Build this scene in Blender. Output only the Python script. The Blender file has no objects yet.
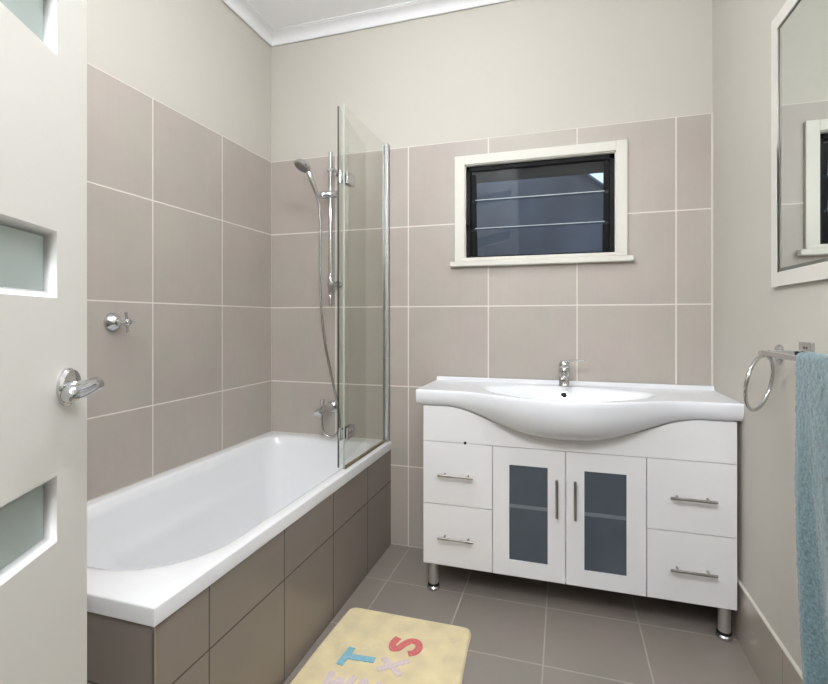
import bpy, bmesh, math, random
from mathutils import Vector, Matrix, noise
random.seed(4)
PI = math.pi
scene = bpy.context.scene
COL = scene.collection

# ---------------------------------------------------------------- room size
W = 2.1275          # room width
L = 2.40            # room depth
H = 2.683           # ceiling
TT = 2.0            # top of wall tiles

# ---------------------------------------------------------------- materials
def lin(c):
    c = c / 255.0
    return c / 12.92 if c <= 0.04045 else ((c + 0.055) / 1.055) ** 2.4
def rgb(r, g, b): return (lin(r), lin(g), lin(b), 1.0)

def mat(name, col, rough=0.5, metal=0.0, noise_amt=0.0, noise_scale=6.0, bump=0.0, bump_scale=200.0, coat=0.0, spec=0.5, trans=0.0, ior=1.45, alpha=1.0, sheen=0.0):
    m = bpy.data.materials.new(name); m.use_nodes = True
    nt = m.node_tree; b = nt.nodes['Principled BSDF']
    b.inputs['Base Color'].default_value = col
    b.inputs['Roughness'].default_value = rough
    b.inputs['Metallic'].default_value = metal
    b.inputs['Coat Weight'].default_value = coat
    b.inputs['Specular IOR Level'].default_value = spec
    b.inputs['Transmission Weight'].default_value = trans
    b.inputs['IOR'].default_value = ior
    b.inputs['Alpha'].default_value = alpha
    b.inputs['Sheen Weight'].default_value = sheen
    tc = nt.nodes.new('ShaderNodeTexCoord')
    if noise_amt > 0:
        n = nt.nodes.new('ShaderNodeTexNoise'); n.inputs['Scale'].default_value = noise_scale; n.inputs['Detail'].default_value = 4
        nt.links.new(tc.outputs['Object'], n.inputs['Vector'])
        r = nt.nodes.new('ShaderNodeValToRGB')
        a = tuple(c * (1 - noise_amt) for c in col[:3]) + (1,); d = tuple(min(1, c * (1 + noise_amt)) for c in col[:3]) + (1,)
        r.color_ramp.elements[0].position = 0.3; r.color_ramp.elements[1].position = 0.7
        r.color_ramp.elements[0].color = a; r.color_ramp.elements[1].color = d
        nt.links.new(n.outputs['Fac'], r.inputs['Fac']); nt.links.new(r.outputs['Color'], b.inputs['Base Color'])
    if bump > 0:
        n = nt.nodes.new('ShaderNodeTexNoise'); n.inputs['Scale'].default_value = bump_scale; n.inputs['Detail'].default_value = 3
        nt.links.new(tc.outputs['Object'], n.inputs['Vector'])
        bp = nt.nodes.new('ShaderNodeBump'); bp.inputs['Strength'].default_value = bump; bp.inputs['Distance'].default_value = 0.002
        nt.links.new(n.outputs['Fac'], bp.inputs['Height']); nt.links.new(bp.outputs['Normal'], b.inputs['Normal'])
    return m

def tile_mat(name, ax, size, off, col, grout, gw=0.004, rough=0.45, var=0.05, mott=0.10, streak=0.0):
    """square tiles laid over object axes ax (two letters), procedural grout, mottling and tile-to-tile variation"""
    m = bpy.data.materials.new(name); m.use_nodes = True
    nt = m.node_tree; N = nt.nodes; K = nt.links; b = N['Principled BSDF']
    tc = N.new('ShaderNodeTexCoord'); sep = N.new('ShaderNodeSeparateXYZ'); K.new(tc.outputs['Object'], sep.inputs[0])
    def mth(op, a, bb=None, c=None):
        n = N.new('ShaderNodeMath'); n.operation = op
        for i, v in enumerate((a, bb, c)):
            if v is None: continue
            if isinstance(v, (int, float)): n.inputs[i].default_value = v
            else: K.new(v, n.inputs[i])
        return n.outputs[0]
    dist = []; cells = []
    for k in (0, 1):
        s = size[k]
        u = mth('DIVIDE', mth('SUBTRACT', sep.outputs[ax[k]], off[k]), s)
        cells.append(mth('FLOOR', u))
        fr = mth('FRACT', u)
        dist.append(mth('MULTIPLY', mth('MINIMUM', fr, mth('SUBTRACT', 1.0, fr)), s))
    d = mth('MINIMUM', dist[0], dist[1])
    mr = N.new('ShaderNodeMapRange'); mr.inputs['From Min'].default_value = gw * 0.35; mr.inputs['From Max'].default_value = gw * 0.65
    K.new(d, mr.inputs['Value'])                      # 0 in grout, 1 on tile
    cb = N.new('ShaderNodeCombineXYZ'); K.new(cells[0], cb.inputs[0]); K.new(cells[1], cb.inputs[1])
    wn = N.new('ShaderNodeTexWhiteNoise'); wn.noise_dimensions = '3D'; K.new(cb.outputs[0], wn.inputs['Vector'])
    add = N.new('ShaderNodeVectorMath'); add.operation = 'MULTIPLY_ADD'; K.new(wn.outputs['Color'], add.inputs[0]); add.inputs[1].default_value = (9, 9, 9); K.new(tc.outputs['Object'], add.inputs[2])
    n1 = N.new('ShaderNodeTexNoise'); n1.inputs['Scale'].default_value = 3.5; n1.inputs['Detail'].default_value = 6; n1.inputs['Roughness'].default_value = 0.6; K.new(add.outputs[0], n1.inputs['Vector'])
    f = mth('ADD', mth('MULTIPLY', mth('SUBTRACT', n1.outputs['Fac'], 0.5), mott * 2.5), mth('MULTIPLY', mth('SUBTRACT', wn.outputs['Value'], 0.5), var))
    if streak > 0:
        mp = N.new('ShaderNodeMapping'); sc = [90, 90, 90]; sc['XYZ'.index(ax[1])] = 2.0; mp.inputs['Scale'].default_value = sc
        K.new(tc.outputs['Object'], mp.inputs[0]); n2 = N.new('ShaderNodeTexNoise'); n2.inputs['Scale'].default_value = 1.0; n2.inputs['Detail'].default_value = 2; K.new(mp.outputs[0], n2.inputs['Vector'])
        f = mth('ADD', f, mth('MULTIPLY', mth('SUBTRACT', n2.outputs['Fac'], 0.5), streak))
    f = mth('ADD', f, 1.0)
    vm = N.new('ShaderNodeVectorMath'); vm.operation = 'SCALE'; vm.inputs[0].default_value = col[:3]; K.new(f, vm.inputs['Scale'])
    n3 = N.new('ShaderNodeTexNoise'); n3.inputs['Scale'].default_value = 5.0; n3.inputs['Detail'].default_value = 3; K.new(add.outputs[0], n3.inputs['Vector'])
    cr = N.new('ShaderNodeValToRGB'); cr.color_ramp.elements[0].position = .38; cr.color_ramp.elements[1].position = .62
    cr.color_ramp.elements[0].color = (.975, 1.0, .97, 1); cr.color_ramp.elements[1].color = (1.0, .975, .975, 1); K.new(n3.outputs['Fac'], cr.inputs['Fac'])
    vm2 = N.new('ShaderNodeVectorMath'); vm2.operation = 'MULTIPLY'; K.new(vm.outputs[0], vm2.inputs[0]); K.new(cr.outputs['Color'], vm2.inputs[1]); vm = vm2
    mx = N.new('ShaderNodeMix'); mx.data_type = 'RGBA'; K.new(mr.outputs[0], mx.inputs['Factor']); mx.inputs['A'].default_value = grout; K.new(vm.outputs[0], mx.inputs['B'])
    K.new(mx.outputs['Result'], b.inputs['Base Color'])
    rr = N.new('ShaderNodeMapRange'); rr.inputs['To Min'].default_value = 0.85; rr.inputs['To Max'].default_value = rough; K.new(mr.outputs[0], rr.inputs['Value']); K.new(rr.outputs[0], b.inputs['Roughness'])
    bp = N.new('ShaderNodeBump'); bp.inputs['Strength'].default_value = 0.4; bp.inputs['Distance'].default_value = 0.0015; K.new(mr.outputs[0], bp.inputs['Height']); K.new(bp.outputs['Normal'], b.inputs['Normal'])
    return m

M = {}
M['paint'] = mat('cream_wall_paint', rgb(195, 191, 182), 0.75, noise_amt=0.012, noise_scale=2, bump=0.08, bump_scale=300)
M['ceiling'] = mat('white_ceiling_paint', rgb(250, 250, 252), 0.8, bump=0.05, bump_scale=250)
M['cornice'] = mat('white_cornice_paint', rgb(232, 232, 234), 0.6)
M['door'] = mat('pale_door_paint', rgb(226, 224, 219), 0.42, bump=0.04, bump_scale=350)
M['beading'] = mat('white_beading_paint', rgb(238, 238, 238), 0.35)
M['trim'] = mat('cream_window_gloss', rgb(216, 213, 205), 0.35)
M['ceramic'] = mat('white_ceramic_glaze', rgb(232, 234, 239), 0.2, coat=0.15, spec=0.4)
M['acrylic'] = mat('white_bath_acrylic', rgb(232, 233, 235), 0.16, coat=0.3)
M['vanity'] = mat('white_lacquer', rgb(232, 231, 233), 0.28, coat=0.2)
M['carcass'] = mat('white_melamine', rgb(214, 212, 212), 0.5)
M['dark_inside'] = mat('dark_cabinet_inside', rgb(70, 72, 76), 0.7)
M['chrome'] = mat('polished_chrome', rgb(205, 206, 208), 0.09, metal=1.0)
M['brushed'] = mat('brushed_steel', rgb(160, 157, 153), 0.32, metal=1.0)
M['leg'] = mat('satin_leg_metal', rgb(200, 198, 196), 0.38, metal=0.85)
M['black'] = mat('black_powder_coat', rgb(12, 12, 15), 0.6, spec=0.25)
M['rubber'] = mat('black_rubber', rgb(18, 18, 18), 0.7)
M['alu'] = mat('bright_aluminium', rgb(215, 217, 218), 0.25, metal=0.8)
M['bronze'] = mat('tarnished_seal', rgb(122, 108, 76), 0.5)
M['door_glass'] = mat('frosted_green_glass', rgb(166, 178, 174), 0.28, noise_amt=0.04, noise_scale=4, coat=0.3)
M['vanity_glass'] = mat('smoked_frosted_glass', rgb(72, 80, 89), 0.25, noise_amt=0.08, noise_scale=9, spec=0.5)
M['shelf_streak'] = mat('shelf_edge_behind_glass', rgb(104, 112, 120), 0.35)
M['towel'] = mat('teal_terry', rgb(84, 109, 115), 0.95, noise_amt=0.4, noise_scale=170, bump=0.5, bump_scale=420, sheen=0.4)
M['mat'] = mat('yellow_cotton_pile', rgb(226, 210, 168), 0.95, noise_amt=0.11, noise_scale=14, bump=0.9, bump_scale=330, sheen=0.3)
M['red'] = mat('red_pile', rgb(206, 112, 110), 0.95, noise_amt=0.15, noise_scale=120, bump=0.8, bump_scale=330)
M['blue'] = mat('blue_pile', rgb(136, 186, 206), 0.95, noise_amt=0.15, noise_scale=120, bump=0.8, bump_scale=330)
M['lilac'] = mat('lilac_pile', rgb(220, 203, 205), 0.95, noise_amt=0.1, noise_scale=120, bump=0.8, bump_scale=330)
M['silicone'] = mat('pale_silicone', rgb(206, 202, 192), 0.5)
TILE = rgb(173, 165, 158); GR = rgb(222, 218, 210)
M['tile_back'] = tile_mat('wall_tiles_back', 'XZ', (.4, .4), (.39, 0), TILE, GR, 0.0055, 0.42, 0.05, 0.11, 0.05)
M['tile_left'] = tile_mat('wall_tiles_left', 'YZ', (.4, .4), (0, 0), TILE, GR, 0.0050, 0.42, 0.05, 0.11, 0.05)
DT = rgb(133, 124, 118); DG = rgb(84, 78, 74)
M['tile_apron'] = tile_mat('apron_tiles_long', 'YZ', (.3355, .32), (.0333, 0), DT, DG, 0.0045, 0.3, 0.05, 0.09)
M['tile_apron_end'] = tile_mat('apron_tiles_end', 'XZ', (.74, .32), (-.04, 0), DT, DG, 0.0045, 0.3, 0.04, 0.09)
M['tile_floor'] = tile_mat('floor_tiles', 'XY', (.3335, .3335), (.80, -.3265), rgb(134, 126, 120), rgb(165, 160, 152), 0.0055, 0.3, 0.04, 0.09)
M['tile_skirt'] = tile_mat('skirting_tiles', 'YZ', (.3335, .6), (-.695, -.2), rgb(168, 161, 151), rgb(106, 100, 94), 0.004, 0.22, 0.04, 0.07)

def glass_mat(name, col, rough=0.0, ior=1.45):
    m = bpy.data.materials.new(name); m.use_nodes = True
    nt = m.node_tree; b = nt.nodes['Principled BSDF']
    b.inputs['Base Color'].default_value = col; b.inputs['Roughness'].default_value = rough
    b.inputs['Transmission Weight'].default_value = 1.0; b.inputs['IOR'].default_value = ior
    return m
def thin_glass(name, col):
    m = bpy.data.materials.new(name); m.use_nodes = True; nt = m.node_tree; N = nt.nodes; N.clear()
    o = N.new('ShaderNodeOutputMaterial'); t = N.new('ShaderNodeBsdfTransparent'); t.inputs[0].default_value = col
    g = N.new('ShaderNodeBsdfGlossy'); g.inputs['Roughness'].default_value = 0.0; f = N.new('ShaderNodeFresnel'); f.inputs['IOR'].default_value = 1.45
    x = N.new('ShaderNodeMixShader'); geo = N.new('ShaderNodeNewGeometry'); inv = N.new('ShaderNodeMath'); inv.operation = 'SUBTRACT'; inv.inputs[0].default_value = 1; nt.links.new(geo.outputs['Backfacing'], inv.inputs[1]); mu = N.new('ShaderNodeMath'); mu.operation = 'MULTIPLY'; nt.links.new(f.outputs[0], mu.inputs[0]); nt.links.new(inv.outputs[0], mu.inputs[1]); nt.links.new(mu.outputs[0], x.inputs[0]); nt.links.new(t.outputs[0], x.inputs[1]); nt.links.new(g.outputs[0], x.inputs[2]); nt.links.new(x.outputs[0], o.inputs[0])
    return m
M['screen_glass'] = thin_glass('clear_screen_glass', (0.972, 0.98, 0.966, 1))
M['louvre_glass'] = glass_mat('grey_louvre_glass', (0.60, 0.66, 0.74, 1), ior=1.5)
m = bpy.data.materials.new('silvered_mirror'); m.use_nodes = True
b = m.node_tree.nodes['Principled BSDF']; b.inputs['Base Color'].default_value = (.80, .84, .82, 1); b.inputs['Metallic'].default_value = 1; b.inputs['Roughness'].default_value = 0.015
M['mirror'] = m
def emit_mat(name, col, s):
    m = bpy.data.materials.new(name); m.use_nodes = True
    b = m.node_tree.nodes['Principled BSDF']; b.inputs['Base Color'].default_value = (.9, .9, .9, 1)
    b.inputs['Emission Color'].default_value = col; b.inputs['Emission Strength'].default_value = s
    return m

# ---------------------------------------------------------------- mesh helpers
def nb(): return bmesh.new()
def box(bm, x0, x1, y0, y1, z0, z1):
    v = [bm.verts.new((x, y, z)) for x in (x0, x1) for y in (y0, y1) for z in (z0, z1)]
    for f in ((0, 1, 3, 2), (4, 6, 7, 5), (0, 4, 5, 1), (2, 3, 7, 6), (0, 2, 6, 4), (1, 5, 7, 3)):
        bm.faces.new([v[i] for i in f])
    return v
def frame_of(d):
    d = Vector(d).normalized(); a = Vector((0, 0, 1)) if abs(d.z) < 0.9 else Vector((1, 0, 0))
    u = d.cross(a).normalized(); return u, d.cross(u).normalized()
def tube(bm, pts, r, seg=16, caps=True, squash=None):
    pts = [Vector(p) for p in pts]; n = len(pts)
    rs = r if isinstance(r, (list, tuple)) else [r] * n
    u = None; rings = []
    for i, p in enumerate(pts):
        t = (pts[min(i + 1, n - 1)] - pts[max(i - 1, 0)]).normalized()
        if u is None: u, v = frame_of(t)
        else:
            u = (u - t * u.dot(t)).normalized(); v = t.cross(u).normalized()
        k = squash if squash else (1, 1)
        rings.append([bm.verts.new(p + rs[i] * (math.cos(2 * PI * j / seg) * u * k[0] + math.sin(2 * PI * j / seg) * v * k[1])) for j in range(seg)])
    for a, c in zip(rings, rings[1:]):
        for j in range(seg): bm.faces.new((a[j], a[(j + 1) % seg], c[(j + 1) % seg], c[j]))
    if caps:
        bm.faces.new(rings[0]); bm.faces.new(rings[-1])
def smooth_path(pts, n=8):
    P = [Vector(p) for p in pts]; out = []
    for i in range(len(P) - 1):
        p0 = P[max(i - 1, 0)]; p1 = P[i]; p2 = P[i + 1]; p3 = P[min(i + 2, len(P) - 1)]
        for k in range(n):
            t = k / n
            out.append(0.5 * ((2 * p1) + (p2 - p0) * t + (2 * p0 - 5 * p1 + 4 * p2 - p3) * t * t + (3 * p1 - p0 - 3 * p2 + p3) * t ** 3))
    out.append(P[-1]); return out
def lathe(bm, prof, o, axis, seg=32):
    """prof = [(radius, height along axis)] closed at the ends"""
    o = Vector(o); d = Vector(axis).normalized(); u, v = frame_of(d); rings = []
    for r, h in prof:
        if r < 1e-6: rings.append([bm.verts.new(o + d * h)])
        else: rings.append([bm.verts.new(o + d * h + r * (math.cos(2 * PI * j / seg) * u + math.sin(2 * PI * j / seg) * v)) for j in range(seg)])
    for a, c in zip(rings, rings[1:]):
        for j in range(seg):
            j2 = (j + 1) % seg
            if len(a) == 1 and len(c) == 1: continue
            if len(a) == 1: bm.faces.new((a[0], c[j], c[j2]))
            elif len(c) == 1: bm.faces.new((a[j], a[j2], c[0]))
            else: bm.faces.new((a[j], a[j2], c[j2], c[j]))
    for rg in (rings[0], rings[-1]):
        if len(rg) > 1: bm.faces.new(rg)
def prism(bm, poly, mapf, t0, t1):
    """closed outline poly [(a,b)] extruded between t0 and t1; mapf(a,b,t)->xyz"""
    A = [bm.verts.new(mapf(a, b, t0)) for a, b in poly]; B = [bm.verts.new(mapf(a, b, t1)) for a, b in poly]
    n = len(poly)
    for i in range(n): bm.faces.new((A[i], A[(i + 1) % n], B[(i + 1) % n], B[i]))
    bm.faces.new(A); bm.faces.new(B)
def torus(bm, c, n, R, r, seg=64, s2=12):
    c = Vector(c); u, v = frame_of(n); n = Vector(n).normalized(); rings = []
    for i in range(seg):
        a = 2 * PI * i / seg; d = math.cos(a) * u + math.sin(a) * v
        rings.append([bm.verts.new(c + d * (R + r * math.cos(2 * PI * j / s2)) + n * r * math.sin(2 * PI * j / s2)) for j in range(s2)])
    for i in range(seg):
        a = rings[i]; c2 = rings[(i + 1) % seg]
        for j in range(s2): bm.faces.new((a[j], a[(j + 1) % s2], c2[(j + 1) % s2], c2[j]))

def obj(name, bm, m, parent=None, bevel=0.0, angle=35, segs=2, loc=None, recalc=True):
    if recalc: bmesh.ops.recalc_face_normals(bm, faces=bm.faces[:])
    lim = math.radians(angle)
    for f in bm.faces: f.smooth = True
    for e in bm.edges:
        if len(e.link_faces) == 2 and e.calc_face_angle(0) > lim: e.smooth = False
    me = bpy.data.meshes.new(name); bm.to_mesh(me); bm.free()
    ms = m if isinstance(m, (list, tuple)) else [m]
    for x in ms: me.materials.append(x)
    o = bpy.data.objects.new(name, me); COL.objects.link(o)
    if parent: o.parent = parent
    if bevel > 0:
        md = o.modifiers.new('bevel', 'BEVEL'); md.width = bevel; md.segments = segs; md.limit_method = 'ANGLE'; md.angle_limit = math.radians(40)
        md.harden_normals = False
    if loc: o.location = loc
    return o
def struct(o): o['kind'] = 'structure'; return o
def thing(name, label, cat, group=None):
    o = bpy.data.objects.new(name, None); COL.objects.link(o); o.empty_display_size = 0.05
    o['label'] = label; o['category'] = cat
    if group: o['group'] = group
    return o
def recenter(t, loc):
    """put the empty at the thing's base; parts keep their place"""
    t.location = loc
    for ch in t.children: ch.location = ch.location - Vector(loc)
def tag(o, label, cat, group=None):
    o['label'] = label; o['category'] = cat
    if group: o['group'] = group
    return o

# ---------------------------------------------------------------- room shell
bm = nb(); box(bm, -.1, W + .1, -L - .02, .12, -.08, 0); struct(obj('floor', bm, M['tile_floor']))
bm = nb(); box(bm, -.1, W + .1, -L - .1, .12, H, H + .08); struct(obj('ceiling', bm, M['ceiling']))
# back wall with the window hole; plaster sits 5 mm behind the tile face
wx0, wx1, wz0, wz1 = 1.078, 1.752, 1.428, 1.877
def wall_with_hole(bm, y0, y1, z0, z1, X0, X1, hx0, hx1, hz0, hz1):
    box(bm, X0, hx0, y0, y1, z0, z1); box(bm, hx1, X1, y0, y1, z0, z1)
    if hz0 > z0: box(bm, hx0, hx1, y0, y1, z0, hz0)
    if hz1 < z1: box(bm, hx0, hx1, y0, y1, hz1, z1)
bm = nb(); wall_with_hole(bm, .005, .12, 0, H, -.1, W + .1, wx0, wx1, wz0, wz1)
wb = struct(obj('wall_back', bm, M['paint']))
bm = nb(); wall_with_hole(bm, 0, .005, 0, TT, 0, W, wx0, wx1, wz0, wz1)
obj('wall_tiling', bm, M['tile_back'], wb)
bm = nb(); box(bm, -.1, -.005, -L - .1, .12, 0, H); wl = struct(obj('wall_left', bm, M['paint']))
bm = nb(); box(bm, -.005, 0, -L, 0, 0, TT); obj('wall_tiling', bm, M['tile_left'], wl)
bm = nb(); box(bm, W, W + .1, -L - .1, .12, 0, H); struct(obj('wall_right', bm, M['paint']))
ox0, ox1 = 1.10, 1.90
bm = nb(); box(bm, -.1, ox0, -L - .1, -L, 0, H); box(bm, ox1, W + .1, -L - .1, -L, 0, H); box(bm, ox0, ox1, -L - .1, -L, 2.06, H)
struct(obj('wall_front', bm, M['paint']))
# cornices: plaster cove with a small step at each edge
prof = [(0, .051), (0, 0), (.006, 0), (.009, .007)]
for i in range(9):
    a = i / 8 * PI / 2
    prof.append((.009 + .041 * (1 - math.cos(a)), .007 + .036 * math.sin(a)))
prof += [(.052, .046), (.060, .046), (.060, .051)]
def cornice(n, mapf, t0, t1):
    bm = nb(); prism(bm, prof, mapf, t0, t1); struct(obj('trim_%d' % n, bm, M['cornice'], angle=25))
z0 = H - .051
cornice(1, lambda a, b, t: (t, -a, z0 + b), 0, W)
cornice(2, lambda a, b, t: (a, t, z0 + b), -L, 0)
cornice(3, lambda a, b, t: (W - a, t, z0 + b), -L, 0)
cornice(4, lambda a, b, t: (t, -L + a, z0 + b), 0, W)
# tiled skirting on the right wall with a pale silicone bead on top
bm = nb(); box(bm, W - .008, W, -L, 0, 0, .205)
bs = struct(obj('baseboard_right', bm, M['tile_skirt']))
bm = nb(); prism(bm, [(0, 0), (.0072, 0), (.006, .004), (0, .006)], lambda a, b, t: (W - a, t, .205 + b), -L, 0)
obj('silicone_bead', bm, M['silicone'], bs)
bm = nb(); box(bm, ox1 + .07, W - .008, -L, -L + .008, 0, .205); box(bm, .72, ox0 - .07, -L, -L + .008, 0, .205)
struct(obj('baseboard_front', bm, M['tile_skirt']))
# silicone/grout line up the back right corner
bm = nb(); prism(bm, [(0, 0), (.006, 0), (0, .006)], lambda a, b, t: (W - a, -b, t), 0, TT)
struct(obj('trim_5', bm, M['silicone']))
# door frame
bm = nb()
for x0, x1 in ((ox0 - .06, ox0 + .006), (ox1 - .006, ox1 + .06)): box(bm, x0, x1, -L, -L + .014, 0, 2.12)
box(bm, ox0 + .006, ox1 - .006, -L, -L + .014, 2.054, 2.12)
struct(obj('trim_6', bm, M['beading'], bevel=.002))

# small hallway behind the doorway
bm = nb(); box(bm, -.1, 3.0, -3.9, -L - .02, -.08, 0); struct(obj('floor_hallway', bm, mat('hall_floor', rgb(150, 128, 104), .5, noise_amt=.1)))
bm = nb(); box(bm, -.1, 3.0, -3.9, -L - .1, H, H + .08); struct(obj('ceiling_hallway', bm, M['ceiling']))
bm = nb(); box(bm, -.1, 3.0, -4.0, -3.9, 0, H); struct(obj('wall_hallway', bm, M['paint']))
bm = nb(); box(bm, -.2, -.1, -3.9, -L - .1, 0, H); struct(obj('wall_hallway_left', bm, M['paint']))
bm = nb(); box(bm, 3.0, 3.1, -3.9, -L - .1, 0, H); box(bm, W + .1, 3.1, -L - .1, -L, 0, H); struct(obj('wall_hallway_right', bm, M['paint']))

# ---------------------------------------------------------------- window
win = bpy.data.objects.new('window_1', None); COL.objects.link(win); win['kind'] = 'structure'
def wpart(name, bm, m, parent=win, **k): return obj(name, bm, m, parent, **k)
bm = nb(); o0, o1, t1 = 1.029, 1.798, 1.921
box(bm, o0, wx0, -.016, 0, 1.428, t1); box(bm, wx1, o1, -.016, 0, 1.428, t1); box(bm, wx0, wx1, -.016, 0, wz1, t1)
wpart('window_frame', bm, M['trim'], bevel=.002)
bm = nb(); box(bm, 1.010, 1.822, -.034, 0, 1.388, 1.413); box(bm, o0, o1, -.018, 0, 1.413, 1.430); wpart('window_sill', bm, M['trim'], bevel=.004)
bm = nb(); j = .004
box(bm, wx0, wx0 + j, -.008, .055, wz0, wz1); box(bm, wx1 - j, wx1, -.008, .055, wz0, wz1)
box(bm, wx0, wx1, -.008, .055, wz1 - j, wz1); box(bm, wx0, wx1, -.008, .055, wz0, wz0 + j)
wpart('jamb_lining', bm, M['trim'])
bm = nb(); a, c, d, e = wx0 + j, wx1 - j, wz0 + j, wz1 - j
box(bm, a, a + .020, .012, .085, d, e); box(bm, c - .020, c, .012, .085, d, e); box(bm, a, c, .012, .085, e - .022, e); box(bm, a, c, .012, .085, d, d + .008)
wpart('sash_frame', bm, M['black'], bevel=.001)
lx0, lx1 = a + .020, c - .020
zs = [1.434, 1.571, 1.708]
tilt = math.radians(-9)
for k, zb in enumerate(zs):
    bm = nb(); hgt = .146; th = .006
    vs = box(bm, lx0 + .004, lx1 - .004, -th / 2, th / 2, 0, hgt)
    bmesh.ops.transform(bm, matrix=Matrix.Translation((0, .052, zb)) @ Matrix.Rotation(-tilt, 4, 'X') @ Matrix.Translation((0, 0, 0)), verts=bm.verts[:])
    bl = wpart('louvre_blade', bm, M['louvre_glass'])
    # pale ground edge of the blade, facing the room
    bm = nb(); box(bm, lx0 + .02, lx1 - .02, -th / 2 - .0004, th / 2, hgt - .0028, hgt + .0006)
    bmesh.ops.transform(bm, matrix=Matrix.Translation((0, .052, zb)) @ Matrix.Rotation(-tilt, 4, 'X'), verts=bm.verts[:])
    obj('ground_edge', bm, mat('ground_glass_edge', rgb(196, 204, 206), .5) if k < 2 else M['black'], bl)
    for sx, s in ((lx0, 1), (lx1, -1)):
        bm = nb(); wd = .024 + .004 * (k == 0)
        prism(bm, [(-.012, -.006), (.010, -.006), (.012, .132), (-.010, .132)], lambda p, q, t, sx=sx, s=s: (sx + s * t, p, q), 0, wd)
        bmesh.ops.transform(bm, matrix=Matrix.Translation((0, .052, zb)) @ Matrix.Rotation(-tilt, 4, 'X'), verts=bm.verts[:])
        wpart('louvre_clip', bm, M['black'], bevel=.002)
bm = nb(); box(bm, lx0 - .012, lx0 - .002, .004, .014, 1.575, 1.60); tube(bm, [(lx0 - .012, .008, 1.588), (lx0 - .012, -.004, 1.592)], .006, 10)
wpart('latch', bm, M['black'], bevel=.001)

# ---------------------------------------------------------------- outside, seen through the louvres
def cam_ray(u, v):      # used only to work out real positions of distant edges from the measured photo
    f, cy, yaw = 481.84, 319.87, .3009
    c, s = math.cos(yaw), math.sin(yaw); a = (u - 414) / f
    return Vector((c * a - s, s * a + c, (cy - v) / f))
CAM = Vector((1.5316, -2.2949, 1.1336))
def on_y(u, v, y):
    r = cam_ray(u, v); return CAM + r * ((y - CAM.y) / r.y)
Y = 1.9
p = on_y(578, 170, Y); q = on_y(604, 188, Y); sl = (q.z - p.z) / (q.x - p.x)
hs = thing('neighbouring_house', 'blue-grey gabled house side seen dark through the louvre window', 'house')
def roofz(x): return p.z + sl * (x - p.x)
bm = nb(); xa, xb = -1.8, q.x + 1.2
prism(bm, [(xa, -.4), (xb, -.4), (xb, roofz(xb)), (xa, roofz(xa))], lambda a, b, t: (a, Y + t, b), 0, .3)
obj('wall', bm, mat('blue_grey_render', rgb(96, 99, 105), .7, noise_amt=.35, noise_scale=2.2), hs)
bm = nb(); prism(bm, [(xa, roofz(xa)), (xb, roofz(xb)), (xb, roofz(xb) + .012), (xa, roofz(xa) + .012)], lambda a, b, t: (a, Y + t, b), -.06, .5)
obj('roof_edge', bm, mat('grey_barge', rgb(120, 130, 142), .6), hs)
ez = on_y(600, 173, .62)
bm = nb(); box(bm, -.6, 3.2, .12, .62, ez.z, ez.z + .1); struct(obj('trim_7', bm, mat('dark_eave', rgb(30, 31, 34), .7)))
bm = nb(); box(bm, -2.5, 4.2, .12, 4.2, -.45, -.4); struct(obj('floor_outside', bm, mat('side_path', rgb(80, 78, 74), .8, noise_amt=.2)))

# ---------------------------------------------------------------- door (open, hinged beside the camera)
ang = math.atan2(.897, -.4415)
door = bpy.data.objects.new('door_1', None); COL.objects.link(door); door['kind'] = 'structure'
door.location = (1.1165, -2.383, 0); door.rotation_euler = (0, 0, ang)
DL, TH = .770, .038
lz = [(.445, .545), (.805, .903), (1.166, 1.265), (1.526, 1.626), (1.886, 1.986)]
lxa, lxb = .11, DL - .0863
bm = nb()
box(bm, 0, lxa, 0, TH, .008, 2.04); box(bm, lxb, DL, 0, TH, .008, 2.04)
zc = .008
for a, c in lz: box(bm, lxa, lxb, 0, TH, zc, a); zc = c
box(bm, lxa, lxb, 0, TH, zc, 2.04)
bmesh.ops.remove_doubles(bm, verts=bm.verts[:], dist=1e-5)
obj('door_leaf', bm, M['door'], door)
bm = nb(); box(bm, DL, DL + .0015, .002, TH - .002, .008, 2.04); obj('edge_strip', bm, M['beading'], door)
for a, c in lz:
    bm = nb(); ins, dep = .010, .0128
    for s0, s1 in ((0, dep), (TH, TH - dep)):
        O = [(lxa, a), (lxb, a), (lxb, c), (lxa, c)]; I = [(lxa + ins, a + ins), (lxb - ins, a + ins), (lxb - ins, c - ins), (lxa + ins, c - ins)]
        vo = [bm.verts.new((x, s0, z)) for x, z in O]; vi = [bm.verts.new((x, s1, z)) for x, z in I]; vb = [bm.verts.new((x, s1, z)) for x, z in O]
        for i in range(4):
            k = (i + 1) % 4
            bm.faces.new((vo[i], vo[k], vi[k], vi[i])); bm.faces.new((vi[i], vi[k], vb[k], vb[i]))
    fr = obj('glazing_bead', bm, M['beading'], door, recalc=False)
    bm = nb(); box(bm, lxa, lxb, dep, TH - dep, a, c); obj('pane', bm, M['door_glass'], fr)
hb = DL - .0597; hz = 1.0307
hd = bpy.data.objects.new('door_handle', None); COL.objects.link(hd); hd.parent = door; hd.location = (hb, 0, hz)
bm = nb(); lathe(bm, [(0, 0), (.029, 0), (.029, .004), (.026, .008), (.018, .0095), (0, .0095)], (0, 0, 0), (0, -1, 0), 40); obj('rosette', bm, M['chrome'], hd)
bm = nb()
tube(bm, [(0, -.008, 0), (0, -.040, 0)], [.0095, .0095], 20)
P = smooth_path([(.004, -.040, .003), (-.002, -.0405, .003), (-.020, -.042, .0025), (-.042, -.040, -.001), (-.066, -.036, -.003), (-.072, -.034, -.003)], 6)
n = len(P); tube(bm, P, [.006 + .0062 * min(1, (i + .5) / 5) if i < 5 else (.0122 if i < n - 7 else .0122 - .006 * (i - n + 8) / 8) for i in range(n)], 20, squash=(1, 1))
obj('lever', bm, M['chrome'], hd)
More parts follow.
